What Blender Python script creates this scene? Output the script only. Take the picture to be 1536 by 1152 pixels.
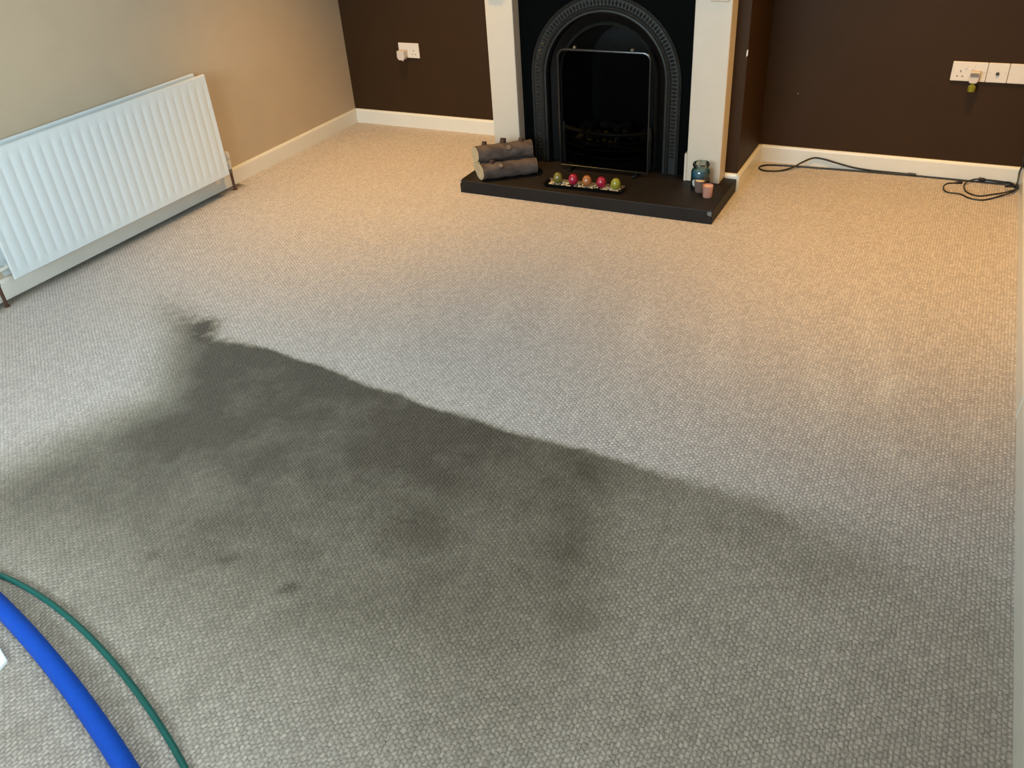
import bpy, bmesh, math, random
import numpy as np
from mathutils import Vector, Matrix
random.seed(7)
for o in list(bpy.data.objects): bpy.data.objects.remove(o)
SC = bpy.context.scene
COL = SC.collection
PI = math.pi

# ---------------------------------------------------------------- camera
F, PITCH, YAW, ROLL = 1264.77, -.5892, -.5082, -.0744
CP = Vector((3.5338, -4.5141, 1.608))
def cam_axes():
    cp, sp, cy, sy = math.cos(PITCH), math.sin(PITCH), math.cos(YAW), math.sin(YAW)
    fwd = Vector((sy*cp, cy*cp, sp)); right = Vector((cy, -sy, 0)); up = right.cross(fwd)
    c, s = math.cos(ROLL), math.sin(ROLL)
    return c*right + s*up, -s*right + c*up, fwd
AR, AU, AF = cam_axes()
cam = bpy.data.cameras.new('camera'); camo = bpy.data.objects.new('camera', cam); COL.objects.link(camo)
cam.sensor_width = 36; cam.lens = F*36/1536; cam.clip_start = .02
m = Matrix((AR, AU, -AF)).transposed().to_4x4(); m.translation = CP
camo.matrix_world = m
SC.camera = camo
def ray(u, v): return AR*((u-768)/F) - AU*((v-576)/F) + AF
def onZ(u, v, z=0.): d = ray(u, v); return CP + d*((z-CP.z)/d.z)
def onY(u, v, y=0.): d = ray(u, v); return CP + d*((y-CP.y)/d.y)

# ---------------------------------------------------------------- world, light, exposure
w = bpy.data.worlds.new('world'); SC.world = w; w.use_nodes = True
bg = w.node_tree.nodes['Background']; bg.inputs[0].default_value = (.72, .86, 1, 1); bg.inputs[1].default_value = 1.0
SC.view_settings.view_transform = 'Standard'; SC.view_settings.look = 'None'
SC.view_settings.exposure = 0; SC.view_settings.gamma = 1; SC.view_settings.use_curve_mapping = False
FRONT_Y = -5.5; CEIL = 2.4
WIN = (.5, 3.0, .85, 2.1)                      # daylight window in the wall behind the camera (x0, x1, z0, z1)
WIN2 = (-5.25, -3.55, .85, 2.1)                # and one in the right wall beside the camera (y0, y1, z0, z1)
DAY_W, DAY2_W, SPOT_W = 190, 112, 238
def area(name, loc, rot, sx, sy, power, col):
    l = bpy.data.lights.new(name, 'AREA'); l.shape = 'RECTANGLE'; l.size = sx; l.size_y = sy; l.energy = power; l.color = col
    o = bpy.data.objects.new(name, l); COL.objects.link(o); o.location = loc; o.rotation_euler = rot; return o
area('daylight', ((WIN[0]+WIN[1])/2, FRONT_Y-.16, (WIN[2]+WIN[3])/2), (PI/2, 0, 0), WIN[1]-WIN[0]-.1, WIN[3]-WIN[2]-.1, DAY_W, (.74, .91, 1))
area('daylight_side', (4.11, (WIN2[0]+WIN2[1])/2, (WIN2[2]+WIN2[3])/2), (PI/2, 0, PI/2), WIN2[1]-WIN2[0]-.1, WIN2[3]-WIN2[2]-.1, DAY2_W, (.74, .91, 1))
SPOTS = ((.92, -.84), (3.42, -.84))              # recessed ceiling downlights
SPOT_COL = (1, .55, .13)

# ---------------------------------------------------------------- materials
def srgb(r, g, b):
    f = lambda c: c/12.92 if c <= .04045 else ((c+.055)/1.055)**2.4
    return (f(r/255), f(g/255), f(b/255), 1)
MATS = {}
def mat(name, col, rough=.5, metal=0, noise=0, scale=20, bump=0, bscale=60, spec=.5, trans=0, coat=0, emit=0, stretch=None):
    M = bpy.data.materials.new(name); M.use_nodes = True; nt = M.node_tree; b = nt.nodes['Principled BSDF']
    c = srgb(*col); b.inputs['Base Color'].default_value = c
    b.inputs['Roughness'].default_value = rough; b.inputs['Metallic'].default_value = metal
    b.inputs['Specular IOR Level'].default_value = spec
    b.inputs['Transmission Weight'].default_value = trans; b.inputs['Coat Weight'].default_value = coat
    if emit: b.inputs['Emission Color'].default_value = c; b.inputs['Emission Strength'].default_value = emit
    tc = nt.nodes.new('ShaderNodeTexCoord'); mp = nt.nodes.new('ShaderNodeMapping')
    nt.links.new(tc.outputs['Object'], mp.inputs[0])
    if stretch: mp.inputs['Scale'].default_value = stretch
    if noise:
        n = nt.nodes.new('ShaderNodeTexNoise'); n.inputs['Scale'].default_value = scale; n.inputs['Detail'].default_value = 4
        nt.links.new(mp.outputs[0], n.inputs['Vector'])
        r = nt.nodes.new('ShaderNodeValToRGB'); nt.links.new(n.outputs['Fac'], r.inputs[0])
        r.color_ramp.elements[0].position = .3; r.color_ramp.elements[1].position = .7
        r.color_ramp.elements[0].color = tuple(x*(1-noise) for x in c[:3])+(1,)
        r.color_ramp.elements[1].color = tuple(min(1, x*(1+noise)) for x in c[:3])+(1,)
        nt.links.new(r.outputs[0], b.inputs['Base Color'])
    if bump:
        n = nt.nodes.new('ShaderNodeTexNoise'); n.inputs['Scale'].default_value = bscale; n.inputs['Detail'].default_value = 3
        nt.links.new(mp.outputs[0], n.inputs['Vector'])
        bp = nt.nodes.new('ShaderNodeBump'); bp.inputs['Strength'].default_value = bump; bp.inputs['Distance'].default_value = .002
        nt.links.new(n.outputs['Fac'], bp.inputs['Height']); nt.links.new(bp.outputs[0], b.inputs['Normal'])
    MATS[name] = M; return M
def thin_glass(name, tint, gloss, rough=.03):
    M = bpy.data.materials.new(name); M.use_nodes = True; nt = M.node_tree; nt.nodes.clear()
    o = nt.nodes.new('ShaderNodeOutputMaterial'); mx = nt.nodes.new('ShaderNodeMixShader')
    t = nt.nodes.new('ShaderNodeBsdfTransparent'); t.inputs[0].default_value = tint
    g = nt.nodes.new('ShaderNodeBsdfGlossy'); g.inputs['Roughness'].default_value = rough
    lw = nt.nodes.new('ShaderNodeFresnel'); lw.inputs[0].default_value = 1.5
    ad = nt.nodes.new('ShaderNodeMath'); ad.operation = 'MULTIPLY'; ad.inputs[1].default_value = gloss
    nt.links.new(lw.outputs[0], ad.inputs[0]); nt.links.new(ad.outputs[0], mx.inputs[0])
    nt.links.new(t.outputs[0], mx.inputs[1]); nt.links.new(g.outputs[0], mx.inputs[2]); nt.links.new(mx.outputs[0], o.inputs[0])
    MATS[name] = M
mat('wall_cream', (184, 165, 140), .75, noise=.03, scale=6, bump=.15, bscale=90)
mat('wall_brown', (54, 36, 18), .55, spec=.15, noise=.05, scale=5, bump=.12, bscale=120)
mat('ceiling', (235, 233, 226), .9)
mat('gloss_white', (222, 217, 205), .3, noise=.02, scale=9, coat=.2)
mat('surround_white', (204, 191, 174), .45, noise=.02, scale=7, bump=.08)
mat('radiator_white', (209, 216, 218), .3, coat=.2)
mat('radiator_inner', (150, 150, 140), .7, noise=.25, scale=30)
mat('cast_iron', (9, 9, 9), .4, spec=.2, noise=.15, scale=40, bump=.25, bscale=150)
mat('cast_ring', (30, 30, 28), .45, spec=.35, noise=.2, scale=60, bump=.3, bscale=150)
mat('black_plate', (4, 5, 5), .6, spec=.03, noise=.1, scale=20)
mat('soot', (18, 17, 16), .9, noise=.3, scale=25, bump=.5, bscale=60)
mat('coal', (48, 45, 43), .85, noise=.4, scale=35, bump=.8, bscale=50)
mat('slate', (24, 19, 17), .55, spec=.3, noise=.25, scale=9, bump=.4, bscale=40)
mat('chip_white', (220, 212, 200), .7)
mat('chip_grey', (105, 105, 102), .7)
mat('bark', (76, 63, 56), .85, noise=.45, scale=9, bump=1, bscale=45, stretch=(1, 3, 3))
mat('stub_wood', (112, 96, 84), .8, noise=.2, scale=60)
mat('cut_wood', (178, 160, 128), .8, noise=.15, scale=40)
mat('dark_stub', (58, 40, 28), .85, noise=.3, scale=40)
mat('tray_black', (14, 13, 12), .35)
mat('pebble', (200, 186, 160), .6, noise=.2, scale=30)
for n, c in dict(olive=(104, 97, 40), crimson=(146, 14, 48), amber=(150, 92, 50), lime=(132, 130, 40)).items(): mat('candle_'+n, c, .3, coat=.5, noise=.1, scale=50)
mat('wick', (40, 34, 30), .9)
mat('wax_blue', (34, 92, 112), .25, coat=.6, noise=.15, scale=30)
mat('jar_dark', (38, 52, 58), .3, coat=.6)
mat('jar_label', (170, 172, 165), .6, noise=.3, scale=50)
mat('votive_cream', (205, 188, 158), .5); mat('votive_cream_glass', (112, 92, 84), .25, coat=.5)
mat('votive_pink', (214, 168, 146), .5); mat('votive_pink_glass', (190, 136, 118), .25, coat=.5)
mat('socket_white', (222, 212, 200), .35); mat('slot', (60, 56, 50), .6); mat('plug_white', (205, 192, 180), .4)
mat('freshener_grey', (120, 114, 104), .4); mat('freshener_oil', (120, 118, 22), .15, coat=.8)
mat('cable_black', (20, 17, 16), .45); mat('copper', (86, 58, 44), .45, metal=.3); mat('valve', (205, 200, 190), .35)
mat('chrome', (130, 122, 110), .3, metal=.7)
mat('hose_blue', (0, 68, 168), .55, spec=.25); mat('hose_green', (4, 84, 76), .4)
mat('box_white', (235, 238, 230), .5); mat('spot_trim', (235, 235, 235), .3); mat('spot_lamp', (255, 214, 150), .3, emit=6)
mat('frame_black', (16, 16, 16), .25, spec=.6); thin_glass('screen_glass', (.55, .55, .54, 1), 0, .0); thin_glass('jar_glass', (.86, .9, .88, 1), 1.6); thin_glass('pane_glass', (.97, .98, .98, 1), 1)

def carpet_material():
    M = bpy.data.materials.new('carpet'); M.use_nodes = True; nt = M.node_tree; b = nt.nodes['Principled BSDF']
    N = nt.nodes.new; L = nt.links.new
    def mth(op, a, b2=None, c=None, clamp=False):
        n = N('ShaderNodeMath'); n.operation = op; n.use_clamp = clamp
        for i, x in enumerate((a, b2, c)):
            if x is None: continue
            if hasattr(x, 'is_linked'): L(x, n.inputs[i])
            else: n.inputs[i].default_value = x
        return n.outputs[0]
    def noise(scale, detail=3, vec=None, rough=.55):
        n = N('ShaderNodeTexNoise'); n.inputs['Scale'].default_value = scale; n.inputs['Detail'].default_value = detail; n.inputs['Roughness'].default_value = rough
        L(vec or tc.outputs['Object'], n.inputs['Vector']); return n.outputs['Fac']
    def mix(f, a, b2, mode='MIX'):
        n = N('ShaderNodeMix'); n.data_type = 'RGBA'; n.blend_type = mode
        for s, x in ((n.inputs[0], f), (n.inputs[6], a), (n.inputs[7], b2)):
            if hasattr(x, 'is_linked'): L(x, s)
            else: s.default_value = x
        return n.outputs[2]
    tc = N('ShaderNodeTexCoord'); sx = N('ShaderNodeSeparateXYZ')
    L(tc.outputs['Object'], sx.inputs[0])
    X = mth('ADD', sx.outputs[0], mth('MULTIPLY', mth('SUBTRACT', noise(55), .5), .013))
    Y = mth('ADD', sx.outputs[1], mth('MULTIPLY', mth('SUBTRACT', noise(48), .5), .016))
    u = mth('DIVIDE', X, .0105); v = mth('DIVIDE', Y, .0150)
    row = mth('FLOOR', u); v2 = mth('ADD', v, mth('MULTIPLY', mth('MODULO', mth('ABSOLUTE', row), 2), .5))
    h = mth('MULTIPLY', mth('POWER', mth('ABSOLUTE', mth('SINE', mth('MULTIPLY', u, PI))), .6), mth('POWER', mth('ABSOLUTE', mth('SINE', mth('MULTIPLY', v2, PI))), .6))
    att = N('ShaderNodeAttribute'); att.attribute_name = 'soil_edge'
    amp = N('ShaderNodeAttribute'); amp.attribute_name = 'soil_amount'
    cln = N('ShaderNodeAttribute'); cln.attribute_name = 'wand_mark'
    e = mth('ADD', att.outputs['Fac'], mth('MULTIPLY', mth('SUBTRACT', noise(30, 4), .5), 1.6))
    edge = N('ShaderNodeMapRange'); edge.interpolation_type = 'SMOOTHSTEP'; edge.inputs[1].default_value = -1; edge.inputs[2].default_value = 1
    L(e, edge.inputs[0])
    blotch = mth('ADD', .72, mth('MULTIPLY', noise(5, 5, rough=.65), .56))
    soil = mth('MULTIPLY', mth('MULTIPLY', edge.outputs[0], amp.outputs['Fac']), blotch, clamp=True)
    fleck = noise(170, 2)
    clean = mix(mth('MULTIPLY_ADD', fleck, 1.6, -.3, clamp=True), srgb(166, 155, 147), srgb(213, 202, 194))
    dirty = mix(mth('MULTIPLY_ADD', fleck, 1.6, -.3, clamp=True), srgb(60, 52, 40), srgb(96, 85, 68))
    tan = mix(mth('MULTIPLY_ADD', fleck, 1.6, -.3, clamp=True), srgb(150, 140, 122), srgb(198, 187, 168))
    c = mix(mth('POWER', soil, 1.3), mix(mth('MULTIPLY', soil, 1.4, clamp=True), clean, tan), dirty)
    c = mix(mth('MULTIPLY', cln.outputs['Fac'], .35), c, srgb(232, 224, 216))
    wn = N('ShaderNodeTexWhiteNoise'); wn.noise_dimensions = '2D'; cc = N('ShaderNodeCombineXYZ')
    L(row, cc.inputs[0]); L(mth('FLOOR', v2), cc.inputs[1]); L(cc.outputs[0], wn.inputs['Vector'])
    gap = mth('MULTIPLY', mth('MULTIPLY_ADD', h, .40, .74), mth('MULTIPLY_ADD', wn.outputs['Value'], .26, .87))
    comb = N('ShaderNodeCombineColor')
    for i in range(3): L(gap, comb.inputs[i])
    c = mix(1.0, c, comb.outputs[0], 'MULTIPLY')
    L(c, b.inputs['Base Color']); b.inputs['Roughness'].default_value = 1; b.inputs['Specular IOR Level'].default_value = .1
    b.inputs['Sheen Weight'].default_value = .15
    bp = N('ShaderNodeBump'); bp.inputs['Strength'].default_value = .7; bp.inputs['Distance'].default_value = .004
    hh = mth('ADD', h, mth('MULTIPLY', noise(400, 2), .5)); L(hh, bp.inputs['Height']); L(bp.outputs[0], b.inputs['Normal'])
    MATS['carpet'] = M
carpet_material()

# ---------------------------------------------------------------- helpers
class MB:
    def __init__(s): s.v = []; s.f = []
    def add(s, vs, fs):
        n = len(s.v); s.v += [tuple(v) for v in vs]; s.f += [tuple(i+n for i in f) for f in fs]; return s
    def box(s, x0, x1, y0, y1, z0, z1):
        return s.add([(x0,y0,z0),(x1,y0,z0),(x1,y1,z0),(x0,y1,z0),(x0,y0,z1),(x1,y0,z1),(x1,y1,z1),(x0,y1,z1)],
                     [(0,3,2,1),(4,5,6,7),(0,1,5,4),(1,2,6,5),(2,3,7,6),(3,0,4,7)])
    def prism(s, pts, ext):                       # closed polygon (3d points) swept along ext
        n = len(pts); e = Vector(ext); a = [Vector(p) for p in pts]
        return s.add(a+[p+e for p in a], [tuple(range(n))[::-1], tuple(range(n, 2*n))]+[(i, (i+1) % n, n+(i+1) % n, n+i) for i in range(n)])
    def tube(s, pts, r, n=10, caps=True):
        pts = [Vector(p) for p in pts]; rs = r if isinstance(r, (list, tuple)) else [r]*len(pts)
        t0 = (pts[1]-pts[0]).normalized(); nn = t0.orthogonal().normalized(); vs = []
        for i, p in enumerate(pts):
            t = (pts[min(i+1, len(pts)-1)]-pts[max(i-1, 0)]).normalized()
            nn = (nn-t*nn.dot(t)).normalized(); bb = t.cross(nn)
            for k in range(n):
                a = 2*PI*k/n; vs.append(p+(nn*math.cos(a)+bb*math.sin(a))*rs[i])
        fs = [(i*n+k, i*n+(k+1) % n, (i+1)*n+(k+1) % n, (i+1)*n+k) for i in range(len(pts)-1) for k in range(n)]
        if caps: fs += [tuple(range(n))[::-1], tuple((len(pts)-1)*n+k for k in range(n))]
        return s.add(vs, fs)
    def lathe(s, prof, c=(0, 0, 0), n=24, caps=True):  # prof: (r, z)
        vs = [(c[0]+r*math.cos(2*PI*k/n), c[1]+r*math.sin(2*PI*k/n), c[2]+z) for r, z in prof for k in range(n)]
        fs = [(i*n+k, i*n+(k+1) % n, (i+1)*n+(k+1) % n, (i+1)*n+k) for i in range(len(prof)-1) for k in range(n)]
        if caps: fs += [tuple(range(n))[::-1], tuple((len(prof)-1)*n+k for k in range(n))]
        return s.add(vs, fs)
    def build(s, name, mt, parent=None, smooth=False, bevel=0, seg=2):
        me = bpy.data.meshes.new(name); me.from_pydata(s.v, [], s.f)
        bm = bmesh.new(); bm.from_mesh(me); bmesh.ops.recalc_face_normals(bm, faces=bm.faces)
        if bevel: bmesh.ops.bevel(bm, geom=[e for e in bm.edges if e.calc_face_angle(0) > .5], offset=bevel, segments=seg, affect='EDGES', profile=.5, clamp_overlap=True)
        bm.to_mesh(me); bm.free()
        if smooth:
            for p in me.polygons: p.use_smooth = True
            me.set_sharp_from_angle(angle=math.radians(42))
        me.materials.append(MATS[mt])
        o = bpy.data.objects.new(name, me); COL.objects.link(o)
        if parent is not None:
            o.parent = parent; o.matrix_parent_inverse = Matrix.Translation(parent.location).inverted()
        return o
def tag(o, label, cat, group=None, kind=None):
    o['label'] = label; o['category'] = cat
    if group: o['group'] = group
    if kind: o['kind'] = kind
    return o
def thing(name, loc, label, cat, group=None, kind=None):
    o = bpy.data.objects.new(name, None); COL.objects.link(o); o.location = loc; o.empty_display_size = .05
    return tag(o, label, cat, group, kind)
def catmull(p, k=8):
    p = [Vector(q) for q in p]; out = []; q = [2*p[0]-p[1]]+p+[2*p[-1]-p[-2]]
    for i in range(1, len(q)-2):
        for j in range(k):
            t = j/k; a, b, c, d = q[i-1:i+3]
            out.append(.5*((2*b)+(c-a)*t+(2*a-5*b+4*c-d)*t*t+(3*b-a-3*c+d)*t**3))
    return out+[p[-1]]

# ---------------------------------------------------------------- room (baseboard faces: X=0, Y=0)
BT = .015; HB = .0886                                  # skirting thickness and height
XL, YB = -BT, BT                                       # wall faces
WR0, WRS = 3.867, -.0079                               # right skirting face: X = WR0 + WRS*Y
xr = lambda y: WR0+WRS*y
CX0, CX1, CY = 1.315, 2.643-BT, -.4694+BT              # chimney breast faces
def floor():
    x0, x1, y0, y1, st = XL-.02, 3.96, FRONT_Y-.02, YB+.02, .02
    xs = np.arange(x0, x1+st, st); ys = np.arange(y0, y1+st, st)
    GX, GY = np.meshgrid(xs, ys); nx, ny = len(xs), len(ys)
    vs = np.stack([GX.ravel(), GY.ravel(), np.zeros(nx*ny)], 1)
    i = (np.arange(ny-1)[:, None]*nx+np.arange(nx-1)[None]).ravel()
    fs = np.stack([i, i+1, i+1+nx, i+nx], 1)
    me = bpy.data.meshes.new('floor'); me.from_pydata(vs.tolist(), [], fs.tolist())
    # limit of the part cleaned so far, and how blurred that limit is
    line = [(150,425),(235,450),(290,478),(325,508),(400,522),(450,540),(480,548),(530,570),(560,582),(600,590),(640,610),(700,624),(760,646),(870,672),(960,700),(1030,720),(1150,750),(1250,785),(1400,850),(1520,905)]
    P = [onZ(*q) for q in line]
    bx = np.array([p.x for p in P]); by = np.array([p.y for p in P])
    yb = np.interp(GX, bx, by)
    soft = np.interp(GX, [.4, .9, 1.15, 1.4, 2.9, 3.3, 3.8], [.25, .12, .05, .014, .02, .06, .2])
    edge = (yb-GY)/soft
    # trodden lane: less soil in the strip by the left wall, and toward the near end
    lx = np.interp(GY, [-4.5, -3.6, -3.3, -2.95, -2.6, -2.45, -2.3], [1.15, 1.12, 1.2, 1.32, 1.08, .85, .8])
    sm = lambda t: np.clip(t, 0, 1)**2*(3-2*np.clip(t, 0, 1))
    lane = sm((GX-lx+.30)/.42)
    dx = np.interp(GX, [1.0, 1.4, 2.3, 2.8, 3.1, 3.5, 3.85], [.95, .95, .9, .76, .5, .31, .22])
    dy = np.interp(GY, [-4.6, -4.0, -3.75, -3.45, -3.1, -2.6], [.13, .21, .47, .88, 1.0, 1.08])
    amt = lane*dx*dy
    for (u, v, rx, ry, s) in [(300,494,36,22,.3),(610,655,60,40,.24),(660,700,50,30,.22),(870,715,80,45,.2),(610,800,60,40,.13),(860,870,65,70,.18),(434,882,14,9,.6),
                              (258,680,9,11,.6),(998,795,11,8,.5),(345,560,14,7,.4),(1130,790,70,35,.25),(860,930,40,35,.2),(300,640,70,20,.22),(640,900,60,40,.12),
                              (1240,860,90,45,.16),(520,560,60,22,.15),(700,640,90,20,.15),(340,840,20,9,.3),(230,830,14,8,.25),(850,810,60,60,.18),(90,1040,260,160,.22)]:
        c = onZ(u, v); ex = (onZ(u+rx, v)-c).length; ey = (onZ(u, v+ry)-c).length
        a = (onZ(u+rx, v)-c).normalized(); ddx = (GX-c.x)*a.x+(GY-c.y)*a.y; ddy = -(GX-c.x)*a.y+(GY-c.y)*a.x
        g = np.exp(-((ddx/ex)**2+(ddy/ey)**2)*1.2)
        amt = amt+.85*s*g*(.75+.35*np.sin(19*GX+3*np.sin(9*GY)+u)*np.sin(23*GY+2*np.sin(11*GX)+v))
        if (u, v) == (300, 494): edge = np.maximum(edge, 2*g-1.2)
    wl = np.exp(-(np.maximum(GX-.015, 0)/.055)**2)*(GY > -2.9)*(GY < -1.18)     # darker line in the carpet colour along the skirting under the radiator
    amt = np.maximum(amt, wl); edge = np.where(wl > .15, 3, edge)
    # wand strokes left in the clean half
    mark = np.zeros_like(GX)
    c = onZ(1385, 632); r = np.hypot(GX-c.x, (GY-c.y)*.62); mark += .6*np.exp(-((r-.15)/.03)**2)*(.45+.55*np.sin(3*np.arctan2(GY-c.y, GX-c.x)+1))
    for (u, v, ln, wd, s) in [(1240,600,.5,.03,.6),(1215,560,.6,.025,.5),(1330,560,.45,.03,.5),(960,490,.5,.05,.5),(850,450,.5,.05,.4),(1080,520,.6,.05,.35),(740,480,.4,.06,.35),(1300,500,.5,.04,.4),(560,520,.3,.06,.3)]:
        c = onZ(u, v); tx = GX-c.x+.18*(GY-c.y); mark += s*np.exp(-(tx/wd)**2-((GY-c.y)/(ln*.5))**2)
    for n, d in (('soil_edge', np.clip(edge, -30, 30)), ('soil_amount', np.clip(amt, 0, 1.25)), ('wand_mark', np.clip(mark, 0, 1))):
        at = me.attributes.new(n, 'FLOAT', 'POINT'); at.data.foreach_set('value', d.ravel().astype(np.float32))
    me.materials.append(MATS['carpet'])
    o = bpy.data.objects.new('floor', me); COL.objects.link(o)
    tag(o, 'beige loop pile carpet, half cleaned and half dark with dirt', 'carpet', kind='structure')
floor()
def struct(mb, name, mt, label, cat, **k): return tag(mb.build(name, mt, **k), label, cat, kind='structure')
YF = FRONT_Y; TH = .15
struct(MB().box(XL-TH, XL, YF-TH, YB+TH, -.02, CEIL), 'wall_left', 'wall_cream', 'beige painted wall behind the radiator', 'wall')
wb = struct(MB().box(XL, 3.95, YB, YB+TH, -.02, CEIL), 'wall_back', 'wall_brown', 'dark brown painted wall with the sockets', 'wall')
mb = MB(); a, b, c, d = WIN2
for y0, y1, z0, z1 in ((YB, b, -.02, CEIL), (a, YF-TH, -.02, CEIL), (b, a, -.02, c), (b, a, d, CEIL)):
    mb.prism([(xr(y0)+BT, y0, z0), (xr(y1)+BT, y1, z0), (xr(y1)+BT+TH, y1, z0), (xr(y0)+BT+TH, y0, z0)], (0, 0, z1-z0))
struct(mb, 'wall_right', 'wall_cream', 'pale wall above the long white skirting board at the picture edge', 'wall')
mb = MB(); a, b, c, d = WIN
mb.box(XL, a, YF-TH, YF, -.02, CEIL).box(b, xr(YF)+BT, YF-TH, YF, -.02, CEIL).box(a, b, YF-TH, YF, -.02, c).box(a, b, YF-TH, YF, d, CEIL)
struct(mb, 'wall_front', 'wall_cream', 'pale wall with the window behind the viewer', 'wall')
mb = MB(); mb.box(XL-TH, 4.1, YF-TH, YB+TH, CEIL, CEIL+.1)
struct(mb, 'ceiling', 'ceiling', 'plain white ceiling with recessed downlights', 'ceiling')
win = thing('window_1', ((a+b)/2, YF, c), 'wide white framed window behind the viewer', 'window', kind='structure')
mb = MB(); t = .06
mb.box(a, b, YF-.1, YF-.04, c, c+t).box(a, b, YF-.1, YF-.04, d-t, d).box(a, a+t, YF-.1, YF-.04, c+t, d-t).box(b-t, b, YF-.1, YF-.04, c+t, d-t).box((a+b)/2-.03, (a+b)/2+.03, YF-.1, YF-.04, c+t, d-t)
mb.build('window_frame', 'gloss_white', win)
for x0, x1 in ((a+t, (a+b)/2-.03), ((a+b)/2+.03, b-t)): MB().box(x0, x1, YF-.075, YF-.07, c+t, d-t).build('pane', 'pane_glass', win)
MB().box(a-.05, b+.05, YF+.001, YF+.09, c-.03, c).build('window_sill', 'gloss_white', win, bevel=.005)
a, b, c, d = WIN2; xw = xr(a)+BT
win = thing('window_2', (xw, (a+b)/2, c), 'white framed window in the right wall beside the viewer', 'window', kind='structure')
mb = MB(); mb.box(xw+.04, xw+.1, a, b, c, c+t).box(xw+.04, xw+.1, a, b, d-t, d).box(xw+.04, xw+.1, a, a+t, c+t, d-t).box(xw+.04, xw+.1, b-t, b, c+t, d-t)
mb.build('window_frame', 'gloss_white', win)
MB().box(xw+.07, xw+.075, a+t, b-t, c+t, d-t).build('pane', 'pane_glass', win)
# chimney breast: two piers and a lintel round the fire opening
OX0, OX1, OZ = 1.50, 2.40, .95
mb = MB().box(CX0, OX0, CY, YB, -.02, CEIL).box(OX1, CX1, CY, YB, -.02, CEIL).box(OX0, OX1, CY, YB, OZ, CEIL).box(OX0, OX1, -.12, YB, -.02, OZ)
wc = struct(mb, 'wall_chimney', 'wall_brown', 'dark brown chimney breast around the fireplace', 'wall')
MB().add([(CX1-.006, CY-.0008, .640), (CX1+.001, CY-.001, .645), (CX1+.001, CY-.0008, .672), (CX1-.005, CY-.0008, .668), (CX1-.002, CY+.004, .65)], [(0,1,2,3),(1,4,2)]).build('paint_chip', 'chip_white', wc)
sp = onY(1197, 140, YB)
MB().tube([(sp.x, YB+.002, sp.z), (sp.x, YB-.004, sp.z)], .004, 8).build('nail_head', 'chrome', wb)

def skirting(name, p0, p1, nrm, label, z0=0):             # p0->p1 along the wall face, nrm into the room
    p0, p1, nrm = Vector(p0).to_3d(), Vector(p1).to_3d(), Vector(nrm).to_3d(); h = HB
    prof = [(0, z0-.01), (BT, z0-.01), (BT, h-.012), (BT-.003, h-.005), (BT-.007, h), (0, h)]
    mb = MB(); mb.prism([p0+nrm*d+Vector((0, 0, z)) for d, z in prof], p1-p0)
    return struct(mb, name, 'gloss_white', label, 'skirting board')
skirting('baseboard_left', (XL, YF), (XL, YB), (1, 0), 'white skirting board under the radiator on the beige wall')
skirting('baseboard_back_left', (XL+BT, YB), (CX0, YB), (0, -1), 'white skirting board between beige wall and fireplace')
skirting('baseboard_back_right', (CX1+BT, YB), (WR0, YB), (0, -1), 'white skirting board behind the black cables')
skirting('baseboard_chimney_right', (CX1, YB), (CX1, CY-BT), (1, 0), 'short white skirting board on the side of the chimney breast')
skirting('baseboard_chimney_front', (2.57, CY), (CX1, CY), (0, -1), 'tiny white skirting piece between fire surround and chimney corner', .066)
JY = -2.02
skirting('baseboard_right', (xr(YB)+BT, YB), (xr(JY)+BT, JY+.0015), (-1, 0), 'white skirting board on the right wall, from the joint to the socket wall')
skirting('baseboard_right_near', (xr(JY)+BT+.002, JY-.0015), (xr(YF)+BT+.002, YF), (-1, 0), 'white skirting board on the right wall, from the joint toward the window wall')

# ---------------------------------------------------------------- ceiling downlights
for i, (x, y) in enumerate(SPOTS):
    t = thing('ceiling_downlight', (x, y, CEIL), 'recessed warm ceiling downlight over the %s alcove' % ('beige wall side' if i == 0 else 'cable side'), 'downlight', 'alcove downlights')
    MB().lathe([(.030, -.001), (.045, -.001), (.045, -.006), (.030, -.009)], (x, y, CEIL), 24, False).build('trim_ring', 'spot_trim', t, True)
    MB().lathe([(.029, -.003), (.029, -.002)], (x, y, CEIL), 20).build('lamp', 'spot_lamp', t)
    l = bpy.data.lights.new('downlight_beam', 'SPOT'); l.energy = SPOT_W; l.color = SPOT_COL; l.spot_size = math.radians(80); l.spot_blend = 1; l.shadow_soft_size = .03
    lo = bpy.data.objects.new('downlight_beam', l); COL.objects.link(lo); lo.location = (x, y, CEIL-.02)

# ---------------------------------------------------------------- hearth
HX0, HX1, HY, HZ = 1.298, 2.631, -.8964, .0652
h = thing('hearth', ((HX0+HX1)/2, HY, 0), 'low black stone hearth slab in front of the fireplace', 'hearth')
MB().box(HX0, HX1, HY, CY-.002, 0, HZ).build('slab', 'slate', h, bevel=.003)
MB().box(1.51, 2.39, CY-.002, -.13, 0, HZ-.004).build('back_slab', 'slate', h)
MB().add([(HX0-.0006, HY-.0008, HZ-.018), (HX0+.007, HY-.0008, HZ-.012), (HX0+.009, HY-.0008, HZ+.0006), (HX0-.0006, HY+.006, HZ+.0006), (HX0+.006, HY+.007, HZ+.0008)], [(0,1,2,3),(2,4,3)]).build('chip', 'chip_white', h)
MB().add([(HX1-.022, HY-.0008, HZ-.022), (HX1-.004, HY-.0008, HZ-.026), (HX1-.003, HY-.0008, HZ-.004), (HX1-.018, HY-.0008, HZ-.003), (HX1-.025, HY-.0008, HZ-.011)], [(0,1,2,3,4)]).build('chip', 'chip_grey', h)

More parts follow.
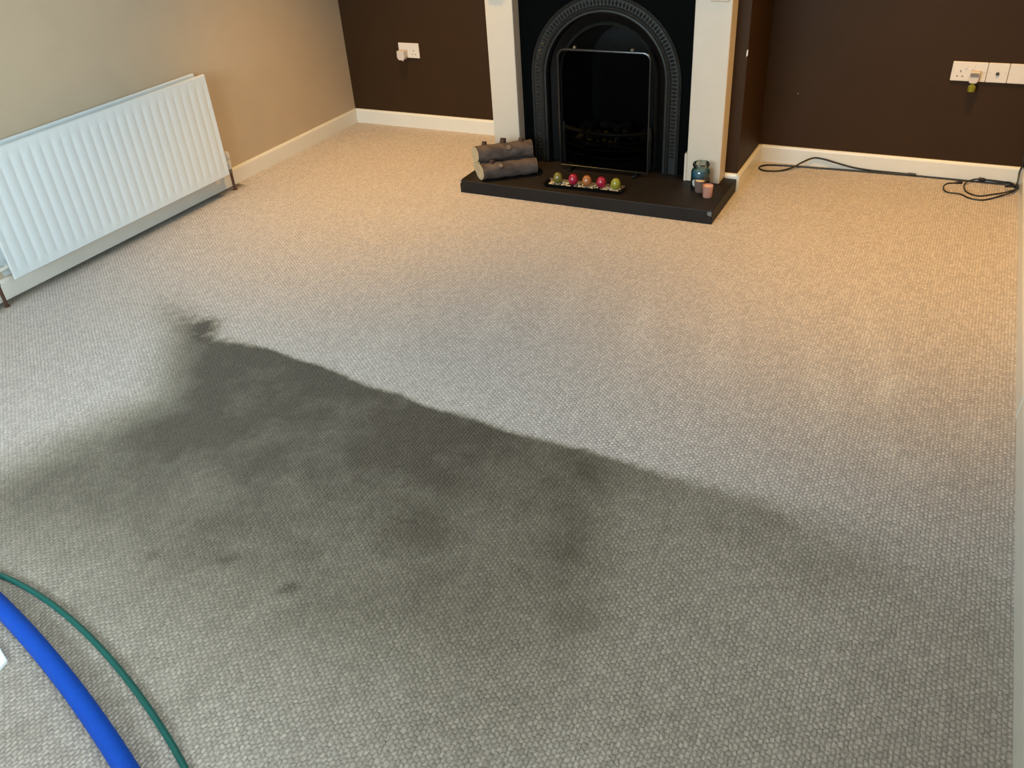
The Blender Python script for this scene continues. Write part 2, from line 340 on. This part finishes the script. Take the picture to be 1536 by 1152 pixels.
# ---------------------------------------------------------------- white surround
SY = -.56; PY = -.497
s = thing('fire_surround', (1.95, SY, HZ), 'plain off-white wooden fire surround with two flat legs', 'fire surround')
for x0, x1, inn in ((1.336, 1.489, 1), (2.402, 2.568, -1)):
    MB().box(x0, x1, SY, CY-.0005, HZ, 1.06).build('leg', 'surround_white', s, bevel=.004)
    if inn < 0: MB().box(x0-.012, x0-.0002, SY+.001, PY-.006, HZ, .20).build('plinth', 'surround_white', s)
    xk = x0+.07 if inn < 0 else x0+.015
    MB().prism([(xk, SY, .888), (xk, SY-.008, .893), (xk, SY-.02, .99), (xk, SY-.025, 1.06), (xk, SY, 1.06)], (.081 if inn < 0 else .068, 0, 0)).build('corbel', 'surround_white', s, bevel=.002)
MB().box(1.33, 2.575, SY, CY-.0005, 1.06, 1.2).build('frieze', 'surround_white', s, bevel=.003)
MB().box(1.24, 2.66, SY-.05, CY-.0005, 1.2, 1.235).build('mantel_shelf', 'surround_white', s, bevel=.006)

# ---------------------------------------------------------------- cast iron arched insert
CXI, ZC = 1.9455, .507
ins = thing('fireplace_insert', (CXI, PY, HZ), 'black cast iron arched fireplace insert with ornamented ring', 'fireplace')
NA = 48
def arch_path(zb=HZ+.002, n=NA):                           # (cos, sin, leg z) stations from left foot round to right foot
    st = [(-1, 0, z) for z in np.linspace(zb, ZC, 5)[:-1]]
    st += [(-math.cos(a), math.sin(a), ZC) for a in np.linspace(0, PI, n+1)]
    return st+[(1, 0, z) for z in np.linspace(ZC, zb, 5)[1:]]
def sweep(prof, name, mt, parent, smooth=True, path=None, close=False):
    path = path or arch_path(); mb = MB(); n = len(prof)
    vs = [(CXI+c*r, y, z+s_*r) for c, s_, z in path for r, y in prof]
    fs = [(i*n+k, i*n+k+1, (i+1)*n+k+1, (i+1)*n+k) for i in range(len(path)-1) for k in range(n-1)]
    mb.add(vs, fs); return mb.build(name, mt, parent, smooth)
# flat plate round the arch
mb = MB(); ri = .385; ZT = 1.055; HWX = .4552; vs = []; path = arch_path()
angs = sorted(set([round(x, 5) for x in np.linspace(0, PI, NA+1)]+[round(math.atan2(ZT-ZC, HWX), 5), round(PI-math.atan2(ZT-ZC, HWX), 5)]))
st = [(-1, 0, HZ+.002)]+[(-math.cos(a), math.sin(a), ZC) for a in angs]+[(1, 0, HZ+.002)]
for c, s_, z in st:
    if z < ZC: o = (c*HWX, z)
    else:
        k = min(HWX/abs(c) if abs(c) > 1e-6 else 9, (ZT-ZC)/s_ if s_ > 1e-6 else 9); o = (c*k, ZC+s_*k)
    vs += [(CXI+c*ri, PY, z+s_*ri), (CXI+o[0], PY, o[1]), (CXI+o[0], PY+.02, o[1])]
mb.add(vs, [(3*i+j, 3*i+j+1, 3*i+j+4, 3*i+j+3) for i in range(len(st)-1) for j in (0, 1)])
mb.build('face_plate', 'black_plate', ins)
ring = sweep([(.396, PY+.001), (.395, PY-.010), (.390, PY-.014), (.384, PY-.012), (.380, PY-.007), (.346, PY-.007), (.343, PY-.014), (.336, PY-.018), (.329, PY-.015), (.326, PY-.010), (.321, PY-.012), (.315, PY-.010), (.311, PY+.004)], 'arch_ring', 'cast_ring', ins)
mb = MB()                                                  # leaf and dart relief along the ring
stations = [(-1, 0, z) for z in np.arange(.14, ZC, .0185)]+[(-math.cos(a), math.sin(a), ZC) for a in np.linspace(0, PI, 62)]+[(1, 0, z) for z in np.arange(ZC-.0185, .14, -.0185)]
for i, (c, s_, z) in enumerate(stations):
    rad = Vector((c, 0, s_)); tan = Vector((-s_, 0, c)); ctr = Vector((CXI, PY-.007, z))
    w_ = .0065; r0, r1 = (.348, .377)
    pk = ctr+rad*(.358 if i % 2 else .366)+Vector((0, -.009, 0))
    A = ctr+rad*r0+tan*w_*.5; B = ctr+rad*((r0+r1)/2)+tan*w_; C_ = ctr+rad*r1; D = ctr+rad*((r0+r1)/2)-tan*w_; E_ = ctr+rad*r0-tan*w_*.5
    mb.add([A, B, C_, D, E_, pk], [(0,1,5),(1,2,5),(2,3,5),(3,4,5),(4,0,5)])
o = mb.build('relief_leaves', 'cast_ring', ring); o['kind'] = 'stuff'
sweep([(.313, PY+.003), (.305, PY+.03), (.262, PY+.05)], 'hood', 'cast_iron', ins)
sweep([(.264, PY+.052), (.262, PY+.044), (.256, PY+.039), (.249, PY+.043), (.247, PY+.054)], 'inner_rim', 'cast_ring', ins)
sweep([(.250, PY+.052), (.235, PY+.20), (.20, PY+.33)], 'firebox', 'soot', ins)
mb = MB(); pts = [(CXI+c*.20, PY+.33, z+s_*.20) for c, s_, z in arch_path()]
mb.add(pts, [tuple(range(len(pts)))]).build('fire_back', 'soot', ins)
gr = MB()
def bow(r, zz, y0=PY+.035, dep=.075, n=14): return [(CXI+r*(2*i/n-1), y0-dep*(1-(2*i/n-1)**2), zz) for i in range(n+1)]
bars = gr
for zz in (.125, .165, .205): MB().tube(bow(.225, zz), .006, 8).build('grate_bar', 'cast_iron', ins, True)
MB().tube(bow(.235, .25, dep=.08), [.011]*15, 8).build('grate_rail', 'cast_ring', ins, True)
for i in range(2, 13, 2):
    p = bow(.225, 0)[i]; MB().tube([(p[0], p[1], .12), (p[0], p[1], .25)], .005, 6).build('grate_upright', 'cast_iron', ins)
for sgn in (-1, 1):
    MB().lathe([(.012, .067), (.010, .10), (.013, .16), (.009, .20), (.013, .24), (.008, .265), (.003, .28)], (CXI+sgn*.235, PY+.028, 0), 12).build('grate_post', 'cast_ring', ins, True)
mb = MB(); bw = bow(.22, HZ+.002, dep=.06); mb.add(bw+[(x, y, .112) for x, y, z in bw], [(i, i+1, i+16, i+15) for i in range(14)])
mb.build('ash_cover', 'cast_iron', ins, True)
mb = MB()
for i in range(46):
    c = Vector((CXI+random.uniform(-.18, .18), PY+random.uniform(.03, .22), random.uniform(.17, .23))); r = random.uniform(.018, .03)
    bm = bmesh.new(); bmesh.ops.create_icosphere(bm, subdivisions=1, radius=r)
    mb.add([c+v.co*random.uniform(.75, 1.2) for v in bm.verts], [tuple(v.index for v in f.verts) for f in bm.faces]); bm.free()
o = mb.build('coal_bed', 'coal', ins); o['kind'] = 'stuff'
MB().box(CXI-.21, CXI+.21, PY+.05, PY+.3, .15, .165).build('grate_floor', 'cast_iron', ins)

# ---------------------------------------------------------------- glass fire screen standing in front of the opening
FY = -.572; FX0, FX1, FZ0, FZ1 = onY(838, 120, FY).x, onY(975, 120, FY).x, HZ, onY(905, 77, FY).z
fs = thing('fire_screen', ((FX0+FX1)/2, FY, HZ), 'dark glass fire screen with thin black frame before the fireplace', 'fire screen')
def rrect(x0, x1, z0, z1, r, n=5):
    p = [(x0, z0)]
    p += [(x0+r-r*math.cos(a), z1-r+r*math.sin(a)) for a in np.linspace(0, PI/2, n)]
    p += [(x1-r+r*math.sin(a), z1-r+r*math.cos(a)) for a in np.linspace(0, PI/2, n)]
    return p+[(x1, z0)]
op = rrect(FX0, FX1, FZ0+.02, FZ1, .035)
MB().tube([(x, FY, z) for x, z in op]+[(op[0][0], FY, op[0][1])], .0065, 8).build('frame', 'frame_black', fs, True)
MB().prism([(x, FY-.002, z) for x, z in rrect(FX0+.003, FX1-.003, FZ0+.022, FZ1-.003, .033)], (0, .004, 0)).build('glass_panel', 'screen_glass', fs)
for x in (FX0+.06, FX1-.06):
    MB().box(x-.012, x+.012, FY-.04, FY+.04, HZ, HZ+.012).build('foot', 'cast_iron', fs, bevel=.003)
    MB().box(x-.006, x+.006, FY-.005, FY+.005, HZ+.012, HZ+.03).build('foot_post', 'cast_iron', fs)
for x in (FX0+.09, FX1-.09): MB().lathe([(.004, 0), (.009, .004), (.009, .012), (.004, .016)], (x, FY, FZ1+.004), 12).build('knob', 'chrome', fs, True)

# ---------------------------------------------------------------- logs stacked on the hearth
LA = Vector((1.408, -.868, 0)); LB = Vector((1.645, -.690, 0)); ld = (LB-LA).normalized(); lp = Vector((-ld.y, ld.x, 0)); LR = .043
def log(name, off, z, label, seed, stubs, dl=0):
    rnd = random.Random(seed); a = LA+lp*(off+LR*.25)+Vector((0, 0, z))-ld*dl; L_ = (LB-LA).length
    t = thing(name, a, label, 'log', 'logs on the hearth')
    N = 14; pts = []; rs = []
    for i in range(N+1): pts.append(a+ld*(L_*i/N)); rs.append(LR*(.97+.05*math.sin(i*1.7+seed))-.0012*(i in (0, N)))
    def slant(v): v = Vector(v); return v+ld*(.34*max(-LR, -(v-pts[0]).dot(lp)))
    mb = MB().tube(pts, rs, 18, False); mb.v[:18] = [slant(v) for v in mb.v[:18]]; mb.build('bark', 'bark', t, True)
    for fl_, (p, q, r) in enumerate(((pts[0], pts[0]-ld*.0015, rs[0]*.99), (pts[-1], pts[-1]+ld*.0015, rs[-1]*.99))):
        mb = MB().tube([p, q], [r, r*.97], 18)
        if not fl_: mb.v = [tuple(slant(v)) for v in mb.v]
        mb.build('cut_end', 'cut_wood', t)
    for u, ang, ln, r, mt in stubs:
        p = a+ld*(L_*u); dr = (lp*math.cos(ang)+Vector((0, 0, 1))*math.sin(ang)+ld*.2).normalized()
        st_ = MB().tube([p+dr*(LR*.6), p+dr*(LR+ln*.6), p+dr*(LR+ln)], [r*1.25, r, r*.92], 10).build('branch_stub', 'bark' if mt == 'cut_wood' else mt, t, True)
        MB().tube([p+dr*(LR+ln), p+dr*(LR+ln+.0012)], [r*.9, r*.85], 10).build('stub_end', 'stub_wood' if mt == 'cut_wood' else mt, st_)
    return t
log('log', 0, HZ+LR, 'grey barked log lying at the front on the hearth with pale cut end', 1, [(.33, 2.4, .006, .013, 'cut_wood'), (.2, 1.6, .012, .014, 'dark_stub')])
log('log', .091, HZ+LR, 'grey barked log lying behind the front log, under the topmost log', 2, [])
log('log', .0455, HZ+LR+.079, 'grey barked log resting on top of the two other logs', 3, [(.55, 2.5, .005, .014, 'cut_wood'), (.15, 1.3, .016, .013, 'dark_stub'), (.48, 1.3, .022, .016, 'dark_stub'), (.8, 1.35, .012, .014, 'dark_stub')], .012)

# ---------------------------------------------------------------- tray of coloured candles
T0, T1 = Vector((1.752, -.850)), Vector((2.165, -.838)); td = (T1-T0).normalized(); tp = Vector((-td.y, td.x)); TL, TW = (T1-T0).length, .088
def tq(u, v, z): p = T0+td*u+tp*v; return (p.x, p.y, z)
def trect(i, z): return [tq(i, i, z), tq(TL-i, i, z), tq(TL-i, TW-i, z), tq(i, TW-i, z)]
tr = thing('candle_tray', tq(TL/2, TW/2, HZ), 'long shallow black tray holding coloured candles on the hearth', 'tray')
mb = MB(); L4 = [trect(.012, HZ+.0005), trect(0, HZ+.016), trect(.004, HZ+.016), trect(.016, HZ+.005)]
mb.add([p for r in L4 for p in r], [(0,1,2,3), (12,13,14,15)]+[(4*k+i, 4*k+(i+1) % 4, 4*k+4+(i+1) % 4, 4*k+4+i) for k in range(3) for i in range(4)])
mb.build('dish', 'tray_black', tr)
mb = MB()
for i in range(150):
    c = Vector(tq(random.uniform(.024, TL-.024), random.uniform(.022, TW-.022), HZ+.0085)); r = random.uniform(.004, .0075)
    bm = bmesh.new(); bmesh.ops.create_icosphere(bm, subdivisions=1, radius=r)
    mb.add([c+Vector((v.co.x, v.co.y, v.co.z*.6)) for v in bm.verts], [tuple(v.index for v in f.verts) for f in bm.faces]); bm.free()
o = mb.build('pebbles', 'pebble', None, True); tag(o, 'pale pebbles filling the black candle tray', 'pebbles', kind='stuff')
for px, py, cl, lb in ((829.6, 281, 'olive', 'olive green rounded candle at the end of the tray near the logs'), (852, 284, 'crimson', 'crimson rounded candle between the olive and amber candles'), (873, 286, 'amber', 'amber brown rounded candle in the middle of the tray'),
                       (894, 289, 'crimson', 'crimson rounded candle between the amber and lime candles'), (917, 290, 'lime', 'lime green rounded candle at the tray end facing the jar')):
    u = (onZ(px, py, HZ+.012)-Vector(tq(0, 0, HZ))).to_2d().dot(td)
    c = tq(u, TW*.5, HZ+.012)
    t = thing('candle', c, lb, 'candle', 'coloured candles in the tray')
    MB().lathe([(.012, 0), (.019, .005), (.0235, .015), (.0245, .025), (.022, .037), (.016, .047), (.010, .0515), (.004, .0525)], c, 20).build('wax_body', 'candle_'+cl, t, True)
    MB().tube([(c[0], c[1], c[2]+.051), (c[0]+.001, c[1], c[2]+.057)], .0012, 6).build('wick', 'wick', t)

# ---------------------------------------------------------------- jar and two votives
JP = (2.492, -.622, HZ)
t = thing('candle_jar', JP, 'glass candle jar with blue wax and pale label by the white surround leg', 'candle jar')
MB().lathe([(.036, .0005), (.044, .004), (.046, .014), (.046, .078), (.043, .090), (.036, .097), (.036, .104), (.040, .107), (.041, .118), (.038, .122), (.034, .122), (.034, .100)], JP, 28, False).build('glass', 'jar_glass', t, True)
MB().lathe([(.040, .004), (.0435, .010), (.0435, .056)], JP, 28).build('lower_wax', 'jar_dark', t, True)
MB().lathe([(.0435, .057), (.0435, .077), (.040, .087), (.030, .090)], JP, 28).build('upper_wax', 'wax_blue', t, True)
va = math.atan2(CP.y-JP[1], CP.x-JP[0])-.35; vs = []; n = 10
for i in range(n+1):
    th = (i/n-.5)*1.3; hh = .020*math.sqrt(max(0, 1-(2*i/n-1)**2))
    for z in (-hh, hh): vs.append((JP[0]+.0466*math.cos(va+th), JP[1]+.0466*math.sin(va+th), HZ+.034+z))
MB().add(vs, [(2*i, 2*i+2, 2*i+3, 2*i+1) for i in range(n)]).build('label', 'jar_label', t, True)
for px, py, cl, lb, r, hgt in ((1049, 292, 'cream', 'small glass votive with cream candle beside the blue jar', .026, .056), (1061, 300, 'pink', 'small glass votive with pink candle, standing in front of the cream one', .025, .056)):
    c = onZ(px, py-5, HZ); t = thing('votive_candle', c, lb, 'candle', 'votives by the jar')
    MB().lathe([(r*.86, .0005), (r*.9, .003), (r, hgt), (r*.93, hgt), (r*.9, hgt-.012)], c, 22, False).build('holder', 'votive_%s_glass' % cl, t, True)
    MB().lathe([(r*.85, .003), (r*.9, hgt-.012), (r*.88, hgt-.006), (r*.4, hgt-.003)], c, 22).build('wax', 'votive_'+cl, t, True)

# ---------------------------------------------------------------- radiator
RX, RY0, RY1, RZ0, RZ1 = .1045, -2.62, -1.305, .1085, .634
rad = thing('radiator', (.05, (RY0+RY1)/2, 0), 'white double panel radiator with vertical grooves on the beige wall', 'radiator')
def panel(xf, thick, name, flip=1):
    pitch = .0506; n = int(round((RY1-RY0)/pitch)); pitch = (RY1-RY0)/n; ys, dy = [], []
    for i in range(n):
        y0 = RY0+i*pitch
        for f, d in ((0, 0), (.34, 0), (.44, 1), (.56, 1), (.66, 0)):
            ys.append(y0+f*pitch); dy.append(d)
    ys.append(RY1); dy.append(0)
    zs = [(RZ0, 0, .006), (RZ0+.004, 0, 0), (RZ0+.034, 0, 0), (RZ0+.052, 1, 0), (RZ1-.062, 1, 0), (RZ1-.044, 0, 0), (RZ1-.004, 0, 0), (RZ1, 0, .006)]
    vs = []; ny = len(ys)
    for z, k, e in zs:
        for y, d in zip(ys, dy): vs.append((xf-flip*(.0018*d*k+e), y, z))
    fs_ = [(j*ny+i, j*ny+i+1, (j+1)*ny+i+1, (j+1)*ny+i) for j in range(len(zs)-1) for i in range(ny-1)]
    m0 = len(vs); xb = xf-flip*thick
    vs += [(xb, RY0, RZ0), (xb, RY1, RZ0), (xb, RY1, RZ1), (xb, RY0, RZ1)]
    nz = len(zs)
    fs_ += [(m0, m0+3, m0+2, m0+1), tuple([m0]+list(range(0, ny))+[m0+1]), tuple([m0+3]+list(range((nz-1)*ny, nz*ny))+[m0+2]),
            tuple([m0]+[j*ny for j in range(nz)]+[m0+3]), tuple([m0+1]+[j*ny+ny-1 for j in range(nz)]+[m0+2])]
    mb = MB(); mb.add(vs, fs_); o = mb.build(name, 'radiator_white', rad, True); return o
panel(RX, .014, 'front_panel'); panel(.030, .013, 'back_panel', 1)
mb = MB(); n = 52; vs = []
for i in range(n+1):
    y = RY0+.03+(RY1-RY0-.06)*i/n; x = (.034 if i % 2 else .086)
    vs += [(x, y, RZ0+.05), (x, y, RZ1-.06)]
mb.add(vs, [(2*i, 2*i+2, 2*i+3, 2*i+1) for i in range(n)]); mb.build('convector_fins', 'radiator_inner', rad)
for y in (RY0+.25, RY1-.25): MB().box(XL+.001, .018, y-.02, y+.02, .16, .58).build('wall_bracket', 'radiator_inner', rad)
for y in (RY0+.03, RY1-.03):
    for z in (RZ0+.04, RZ1-.04): MB().tube([(.026, y, z), (.094, y, z)], .016, 12).build('connector', 'radiator_white', rad, True)
for sg, y in ((1, RY1), (-1, RY0)):
    yp = y+sg*.057; xp = .055
    v_ = MB().tube([(xp, y-sg*.02, .155), (xp, yp+sg*.012, .155)], .010, 12).build('valve_tail', 'valve', rad, True)
    MB().lathe([(.012, .118), (.014, .125), (.014, .165), (.012, .172), (.013, .175), (.016, .178), (.016, .205), (.012, .212)], (xp, yp, 0), 16).build('valve', 'valve', rad, True)
    MB().lathe([(.0095, .095), (.0105, .100), (.0105, .117)], (xp, yp, 0), 12).build('valve_nut', 'chrome', rad, True)
    MB().tube([(xp, yp, -.005), (xp, yp, .12)], .0075, 12).build('pipe', 'copper', rad, True)
    MB().lathe([(.014, 0), (.014, .004), (.009, .006)], (xp, yp, 0), 14).build('pipe_collar', 'copper', rad, True)

# ---------------------------------------------------------------- wall sockets
def socket_plate(name, x0, wd, ztop, label, cat, kind):
    z0 = ztop-.086; yf = YB-.0105
    t = thing(name, (x0+wd/2, YB, z0), label, cat, 'wall sockets')
    MB().box(x0, x0+wd, yf, YB-.0003, z0, ztop).build('face_plate', 'socket_white', t, bevel=.003)
    if kind == 'double':
        for k in (0, 1):
            cx = x0+wd*(.26+.48*k)
            r = MB().box(cx-.006+(.020 if k == 0 else -.020), cx+.006+(.020 if k == 0 else -.020), yf-.003, yf, ztop-.030, ztop-.012).build('switch', 'socket_white', t, bevel=.001)
            for dx, z, ww, hh in ((0, z0+.044, .004, .009), (-.011, z0+.022, .007, .004), (.011, z0+.022, .007, .004)):
                MB().box(cx+dx-ww/2, cx+dx+ww/2, yf-.0006, yf, z-hh/2, z+hh/2).build('pin_slot', 'slot', t)
    elif kind == 'aerial':
        MB().tube([(x0+wd*.5, yf, z0+.040), (x0+wd*.5, yf-.006, z0+.040)], .0075, 14).build('aerial_port', 'slot', t)
    for f in (.06, .94) if kind == 'double' else (.12, .88):
        MB().tube([(x0+wd*f, yf, z0+.043), (x0+wd*f, yf-.001, z0+.043)], .0028, 8).build('screw', 'plug_white', t)
    return t
LZ = onY(596, 64, .004).z; RZ = onY(1480, 94.2, .004).z
SX = onY(596.5, 64, .004).x; RXS = onY(1430.5, 92.6, .004).x
socket_plate('double_socket', SX, .146, LZ, 'white double wall socket on brown wall near the beige wall corner', 'socket', 'double')
socket_plate('double_socket', RXS, .146, RZ, 'white double wall socket with air freshener on brown wall above the cables', 'socket', 'double')
socket_plate('aerial_socket', RXS+.1475, .086, RZ, 'white single wall plate with one black aerial hole', 'socket', 'aerial')
socket_plate('wall_plate', RXS+.235, .086, RZ, 'plain white wall plate next to the aerial socket plate', 'socket', 'blank')
yf = YB-.0112
t = thing('plug', (SX+.03, yf, LZ-.07), 'white mains plug pushed into the socket near the beige wall', 'plug', None)
MB().prism([(SX+.013, yf, LZ-.038), (SX+.063, yf, LZ-.038), (SX+.065, yf, LZ-.078), (SX+.055, yf, LZ-.092), (SX+.022, yf, LZ-.092), (SX+.011, yf, LZ-.078)], (0, -.045, 0)).build('plug_body', 'plug_white', t, bevel=.003)
MB().tube([(SX+.038, yf-.022, LZ-.091), (SX+.038, yf-.022, LZ-.101)], [.008, .005], 10).build('cable_grip', 'plug_white', t, True)
ax = RXS+.099; az = RZ-.03
t = thing('air_freshener', (ax, yf, az-.07), 'small plug-in air freshener with yellow-green oil in the double socket', 'air freshener')
MB().prism([(ax-.022, yf, az-.005), (ax+.022, yf, az-.005), (ax+.020, yf, az-.045), (ax+.014, yf, az-.056), (ax-.014, yf, az-.056), (ax-.020, yf, az-.045)], (0, -.036, 0)).build('housing', 'plug_white', t, bevel=.004)
MB().box(ax-.017, ax+.017, yf-.0385, yf-.0355, az-.026, az-.009).build('vent', 'freshener_grey', t, bevel=.001)
MB().lathe([(.010, -.096), (.0165, -.093), (.0175, -.080), (.0165, -.070), (.009, -.064), (.009, -.055)], (ax, yf-.021, az), 18).build('oil_bottle', 'freshener_oil', t, True)

# ---------------------------------------------------------------- cables on the carpet by the skirting
def fl(pts, r): return [onZ(p[0], p[1], r if len(p) < 3 else p[2]) if len(p) < 4 else Vector(p[:3]) for p in pts]
def clampw(P, r):                                           # keep clear of skirting boards
    out = []
    for p in P:
        q = Vector(p); q.y = min(q.y, -r-.001); q.x = min(max(q.x, 2.643+r), xr(q.y)-r-.001); q.z = max(q.z, r); out.append(q)
    return out
r = .0045
A = [(1531,283),(1505,276),(1450,271),(1400,266),(1340,261),(1280,256),(1220,251.5),(1180,248.5),(1152,247.5),(1141,249.5),(1139,252.5),(1147,256),(1168,256.5),(1188,251.5,.012),(1203,244,.030),(1218,238.5,.042),(1232,239,.042),(1252,245,.030),(1278,252,.012),(1310,256.5),(1340,258.5),(1362,258.5)]
t = thing('cable', onZ(1300, 258), 'black cable running along the skirting with a loop at the chimney end', 'cable')
P = clampw(catmull([onZ(p[0], p[1], p[2] if len(p) > 2 else r) for p in A], 6), r)
for i, p in enumerate(P): p.z += .0045*max(0, min(1, (i-80)/12)) if i > 80 else 0
MB().tube(P, r, 8).build('cord', 'cable_black', t, True)
e = P[-1]; dr = (P[-1]-P[-4]).normalized()
MB().tube([e, e+dr*.012, e+dr*.016, e+dr*.04], [.006, .008, .0075, .007], 10).build('connector', 'cable_black', t, True)
B = [(1480,263.5,.016),(1500,265,.012),(1516,267.5,.008),(1526,273),(1529,280,.010),(1515,287,.012),(1490,291.5),(1468,294),(1450,288),(1446,279),(1452,272,.014),(1470,267.5,.018),(1490,267,.018),(1508,271,.016),(1524,279,.018),(1520,287,.014),(1500,294,.006),(1475,300),(1455,297.5),(1440,291),(1420,288),(1415,281),(1420,275.5),(1432,274.5)]
t = thing('cable', onZ(1480, 285), 'coiled black cable heaped at the foot of the right wall corner', 'cable')
P = clampw(catmull([onZ(p[0], p[1], p[2] if len(p) > 2 else .0035) for p in B], 6), .0035)
MB().tube(P, .0035, 8).build('cord', 'cable_black', t, True)
for e, dr in ((P[0], (P[0]-P[3]).normalized()), (P[-1], (P[-1]-P[-4]).normalized())):
    dr.z = max(dr.z, -.05)
    MB().tube([e, e+dr*.010, e+dr*.013, e+dr*.034], [.005, .008, .009, .008], 10).build('plug_end', 'cable_black', t, True)
t = thing('cable', (3.84, -.02, 0), 'black cable climbing the room corner above the coiled cable', 'cable')
c0 = onZ(1529, 281, .02)
P = catmull([c0+Vector((-.06, -.01, .0)), c0+Vector((-.015, .01, .005)), Vector((xr(0)-.012, -.012, .07)), Vector((xr(0)-.008, -.008, .12)), Vector((3.848, .006, .25)), Vector((3.835, .008, .44)), Vector((3.80, .002, .50))], 6)
MB().tube(P, .004, 8).build('cord', 'cable_black', t, True)

# ---------------------------------------------------------------- carpet cleaning hoses
def offs(crop): return [(x/3.693, 840+y/3.693) for x, y in crop]
R_ = offs([(0,155),(130,260),(240,380),(400,570),(560,790),(700,970),(810,1152)]); L_ = offs([(-0,365),(75,445),(160,545),(290,720),(400,870),(500,1030),(580,1152)])
HD = .0225
ctr = [onZ((a[0]+b[0])/2, (a[1]+b[1])/2, HD) for a, b in zip(L_, R_)]
def smooth_line(P, deg, t0, t1, z):
    tt = np.linspace(0, 1, len(P)); px = np.polyfit(tt, [p.x for p in P], deg); py = np.polyfit(tt, [p.y for p in P], deg)
    return [Vector((np.polyval(px, t), np.polyval(py, t), z)) for t in np.linspace(t0, t1, 240)]
sm = smooth_line(ctr, 2, -.5, 1.5, HD)
# resample evenly so the ribs are regular
acc = [0]
for a_, b_ in zip(sm, sm[1:]): acc.append(acc[-1]+(b_-a_).length)
S = np.arange(0, acc[-1], .0016); arr = np.array([tuple(p) for p in sm]); arr = np.stack([np.interp(S, acc, arr[:, k]) for k in range(3)], 1)
mb = MB().tube([Vector(p) for p in arr], [HD*(1+.016*math.cos(2*PI*s_/.0064)) for s_ in S], 20)
tag(mb.build('vacuum_hose', 'hose_blue', None, True), 'thick bright blue vacuum hose lying on the carpet', 'hose')
G = offs([(0,85),(110,130),(220,205),(340,280),(450,375),(550,480),(640,585),(730,695),(820,815),(900,940),(970,1050),(1025,1152)])
g = [onZ(x, y, .0075) for x, y in G]
g = smooth_line(g, 3, -.03, 1.35, .0075)
gt = (g[0]-g[4]).normalized(); g = [g[0]+gt*d+Vector((0, .9*d*d, 0)) for d in np.linspace(.45, .02, 24)]+g
tag(MB().tube(g, .0075, 14).build('solution_hose', 'hose_green', None, True), 'thin dark green hose curving over the carpet beside the blue hose', 'hose')
c = onZ(10, 988, .012); e1 = Vector((-.949, .316, 0)); e2 = Vector((.28, -.96, 0))
mb = MB().prism([Vector((c.x, c.y, 0)), Vector((c.x, c.y, 0))+e1*.3, Vector((c.x, c.y, 0))+e1*.3+e2*.12, Vector((c.x, c.y, 0))+e2*.12], (0, 0, .012))
tag(mb.build('flat_box', 'box_white', None, bevel=.003), 'white flat box whose corner shows beside the blue hose', 'box')
bpy.context.view_layer.update()
